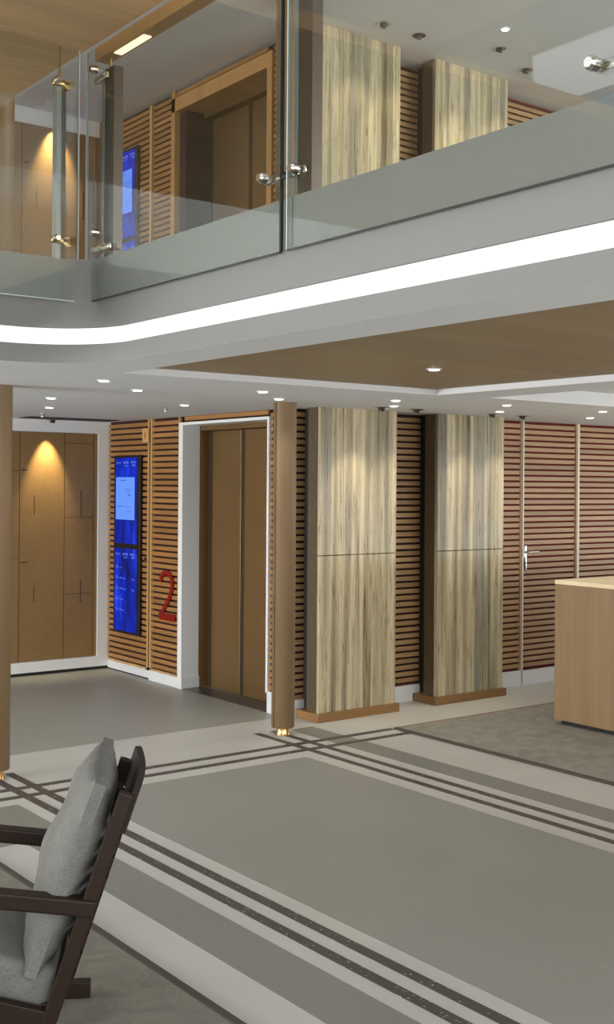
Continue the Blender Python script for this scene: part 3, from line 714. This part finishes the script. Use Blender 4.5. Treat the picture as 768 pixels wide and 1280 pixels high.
for x, y, tx, lb in ((5.48, 6.35, 5.36, 'small eyeball spotlight before first upper stone pier, left one'), (5.82, 6.35, 5.74, 'small eyeball spotlight before first upper stone pier, right one'),
                  (6.477, 6.17, 6.45, 'small eyeball spotlight before second upper stone pier, nearer the void'), (6.97, 6.35, 6.86, 'small eyeball spotlight before second upper stone pier, farther right')):
    eyeball(x, y, ZC2, (tx, 6.61, 4.0), lb, 14, 60, blend=1.0)
eyeball(4.44, 9.545, ZC - 0.005, (4.44, YB, 1.6), 'small spotlight in the dark slot over the lower woven panel', 75, 54, (1, 0.80, 0.42), 0.9)
eyeball(4.50, 9.545, ZC2, (4.50, YB, 4.45), 'small spotlight over the upper woven panel', 110, 54, (1, 0.80, 0.42), 0.9)

# ceiling sensors
def sensor(x, y, z, label, r=0.03):
    t = thing('ceiling_sensor', label, 'sensor', (x, y, z))
    part(MB().lathe(x, y, [(r, z), (r, z - 0.012), (r * 0.7, z - 0.018)], 20), 'base', M['steel'], t, 40)
    part(MB().lathe(x, y, [(r * 0.5, z - 0.018), (r * 0.4, z - 0.032)], 16), 'cap', M['white_gloss'], t, 40)
sensor(4.004, 8.798, ZC, 'tiny sprinkler head in the ceiling before the rear woven panel', 0.022)
sensor(4.361, 7.46, ZC, 'tiny bright sprinkler head in the ceiling before the number panel', 0.018)

# ------------------------------------------------------------------ lounge chair (local: +x backwards, +y towards the far side)
def cam_to_world(R, F, z=0.0):
    s, c = math.sin(YAW), math.cos(YAW); return Vector((R * c + F * s, -R * s + F * c, z))
rot = -YAW + math.atan2(0.13, 0.99)
base = cam_to_world(-0.773, 3.26)
ch = thing('lounge_chair', 'low dark wooden lounge chair with grey linen cushions on the near rug', 'chair', world=False)
ch.rotation_euler = (0, 0, rot)
W_ = 0.585
Rz = Matrix.Rotation(rot, 3, 'Z')
ch.location = base + Rz @ Vector((-0.25, W_ / 2, 0.013))
L0 = Vector((-0.25, W_ / 2, 0.013))
def cp(mb, name, mat, parent=None, smooth=None): return mb.build(name, mat, parent or ch, smooth, L0)
def bar_xz(p, q, t, y0, y1, bev=0.004):
    """straight bar in the x-z plane from p to q, thickness t, between y0 and y1"""
    p, q = Vector(p), Vector(q); d = (q - p).normalized(); n = Vector((-d.y, d.x)) * t / 2
    return MB().prism([tuple(p + n), tuple(q + n), tuple(q - n), tuple(p - n)], y0, y1, 1, bev)
TAN = 0.275 / 0.83
for y in (0.0, W_):
    y0, y1 = y - 0.018, y + 0.018
    cp(bar_xz((0.012, 0.04), (0.275, 0.83) if y < 0.1 else (0.262, 0.79), 0.042, y0, y1, 0.005), 'back_post', M['walnut'])
    cp(bar_xz((-0.60, 0.615), (0.190, 0.512), 0.046, y0 - 0.010, y1 + 0.010, 0.006), 'armrest', M['walnut'])
    cp(bar_xz((-0.60, 0.385), (0.075, 0.195), 0.060, y0 + 0.002, y1 - 0.002), 'side_rail', M['walnut'])
    cp(bar_xz((-0.58, 0.04), (-0.55, 0.61), 0.050, y0, y1), 'front_leg', M['walnut'])
    cp(bar_xz((-0.64, 0.039), (0.150, 0.039), 0.052, y0 - 0.004, y1 + 0.004), 'floor_runner', M['walnut'])
cp(bar_xz((-0.585, 0.37), (-0.545, 0.37), 0.06, 0.018, W_ - 0.018), 'cross_rail', M['walnut'])
cp(bar_xz((0.04, 0.215), (0.08, 0.215), 0.05, 0.018, W_ - 0.018), 'cross_rail', M['walnut'])
# curved back boards, bowed backwards between the posts
def bow(z0, z1, dmax, t=0.016, n=14, crest=False, off_=0.012):
    mb = MB(); bm = mb.bm; rows = []
    for i in range(n + 1):
        u = i / n; y = 0.005 + u * (W_ - 0.01); d = dmax * (1 - (2 * u - 1) ** 2)
        lift_ = 0.035 * (1 - (2 * u - 1) ** 2) if crest else 0
        q = []
        for (z, o) in ((z0, 0), (z1 + lift_, 0), (z1 + lift_, t), (z0, t)):
            x = 0.275 - (0.83 - z) * TAN + off_ + d + o
            q.append(bm.verts.new((x, y, z)))
        rows.append(q)
    for a, b in zip(rows, rows[1:]):
        for i in range(4): bm.faces.new((a[i], a[(i + 1) % 4], b[(i + 1) % 4], b[i]))
    bm.faces.new(rows[0]); bm.faces.new(rows[-1]); return mb
cp(bow(0.715, 0.832, 0.016, 0.020, off_=0.014), 'crest_rail', M['walnut'], smooth=40)
for i in range(8): cp(bow(0.285 + i * 0.053, 0.325 + i * 0.053, 0.012, off_=0.012), 'back_slat', M['walnut'], smooth=40)
# cushions
def pillow(L, Wd, T, bow_e=0.06, n=26, seed=1, ears=0.35):
    """knife-edge cushion in local u (0..L), v (0..Wd), w thickness"""
    rnd = random.Random(seed); bm = bmesh.new(); top = {}; bot = {}
    ph = [rnd.uniform(0, 6.28) for _ in range(8)]
    for i in range(n + 1):
        for j in range(n + 1):
            u, v = 2 * i / n - 1, 2 * j / n - 1
            pu = 1 - bow_e * (1 - v * v); pv = 1 - bow_e * (1 - u * u)     # sides pull in between the corners
            x, y = u * pu * L / 2, v * pv * Wd / 2
            e = max((1 - u ** 2), 0) ** 0.5 * max((1 - v ** 4), 0) ** 0.85
            wr = 0.006 * math.sin(7 * u + 3 * v + ph[0]) + 0.005 * math.sin(11 * v - 4 * u + ph[1]) + 0.004 * math.sin(19 * u * v + ph[2])
            edge = min(1 - abs(u), 1 - abs(v)); pk = 0.010 * math.exp(-edge * 6) * math.sin(26 * (u if abs(v) > abs(u) else v) + ph[3])
            h = e * (T / 2 + wr + pk)
            top[i, j] = bm.verts.new((x, y, h + 0.017))
            bot[i, j] = bm.verts.new((x, y, -h - 0.017))
    for i in range(n):
        for j in range(n):
            bm.faces.new((top[i, j], top[i + 1, j], top[i + 1, j + 1], top[i, j + 1]))
            bm.faces.new((bot[i, j], bot[i, j + 1], bot[i + 1, j + 1], bot[i + 1, j]))
    for k in range(n):
        for a, b in (((k, 0), (k + 1, 0)), ((k + 1, n), (k, n)), ((0, k + 1), (0, k)), ((n, k), (n, k + 1))):
            bm.faces.new((bot[a], bot[b], top[b], top[a]))
    return bm
mb = MB(); mb.bm = pillow(0.565, 0.60, 0.125, 0.03, 30, 4)
ang = math.atan2(0.83 - 0.3, 0.19)          # tilt of the back cushion
m = Matrix.Translation((0.108, W_ / 2 - 0.005, 0.592)) @ Matrix.Rotation(-ang, 4, 'Y')
bmesh.ops.transform(mb.bm, matrix=m, verts=mb.bm.verts)
cp(mb, 'back_cushion', M['fabric'], smooth=50)
mb = MB(); mb.box((-0.37, -0.275, -0.06), (0.37, 0.275, 0.06), 0.03, 4)
m = Matrix.Translation((-0.285, W_ / 2, 0.373)) @ Matrix.Rotation(math.radians(15.5), 4, 'Y')
bmesh.ops.transform(mb.bm, matrix=m, verts=mb.bm.verts)
cp(mb, 'seat_cushion', M['fabric'], smooth=60)

for o in list(bpy.data.objects):
    if '_world' in o: del o['_world']
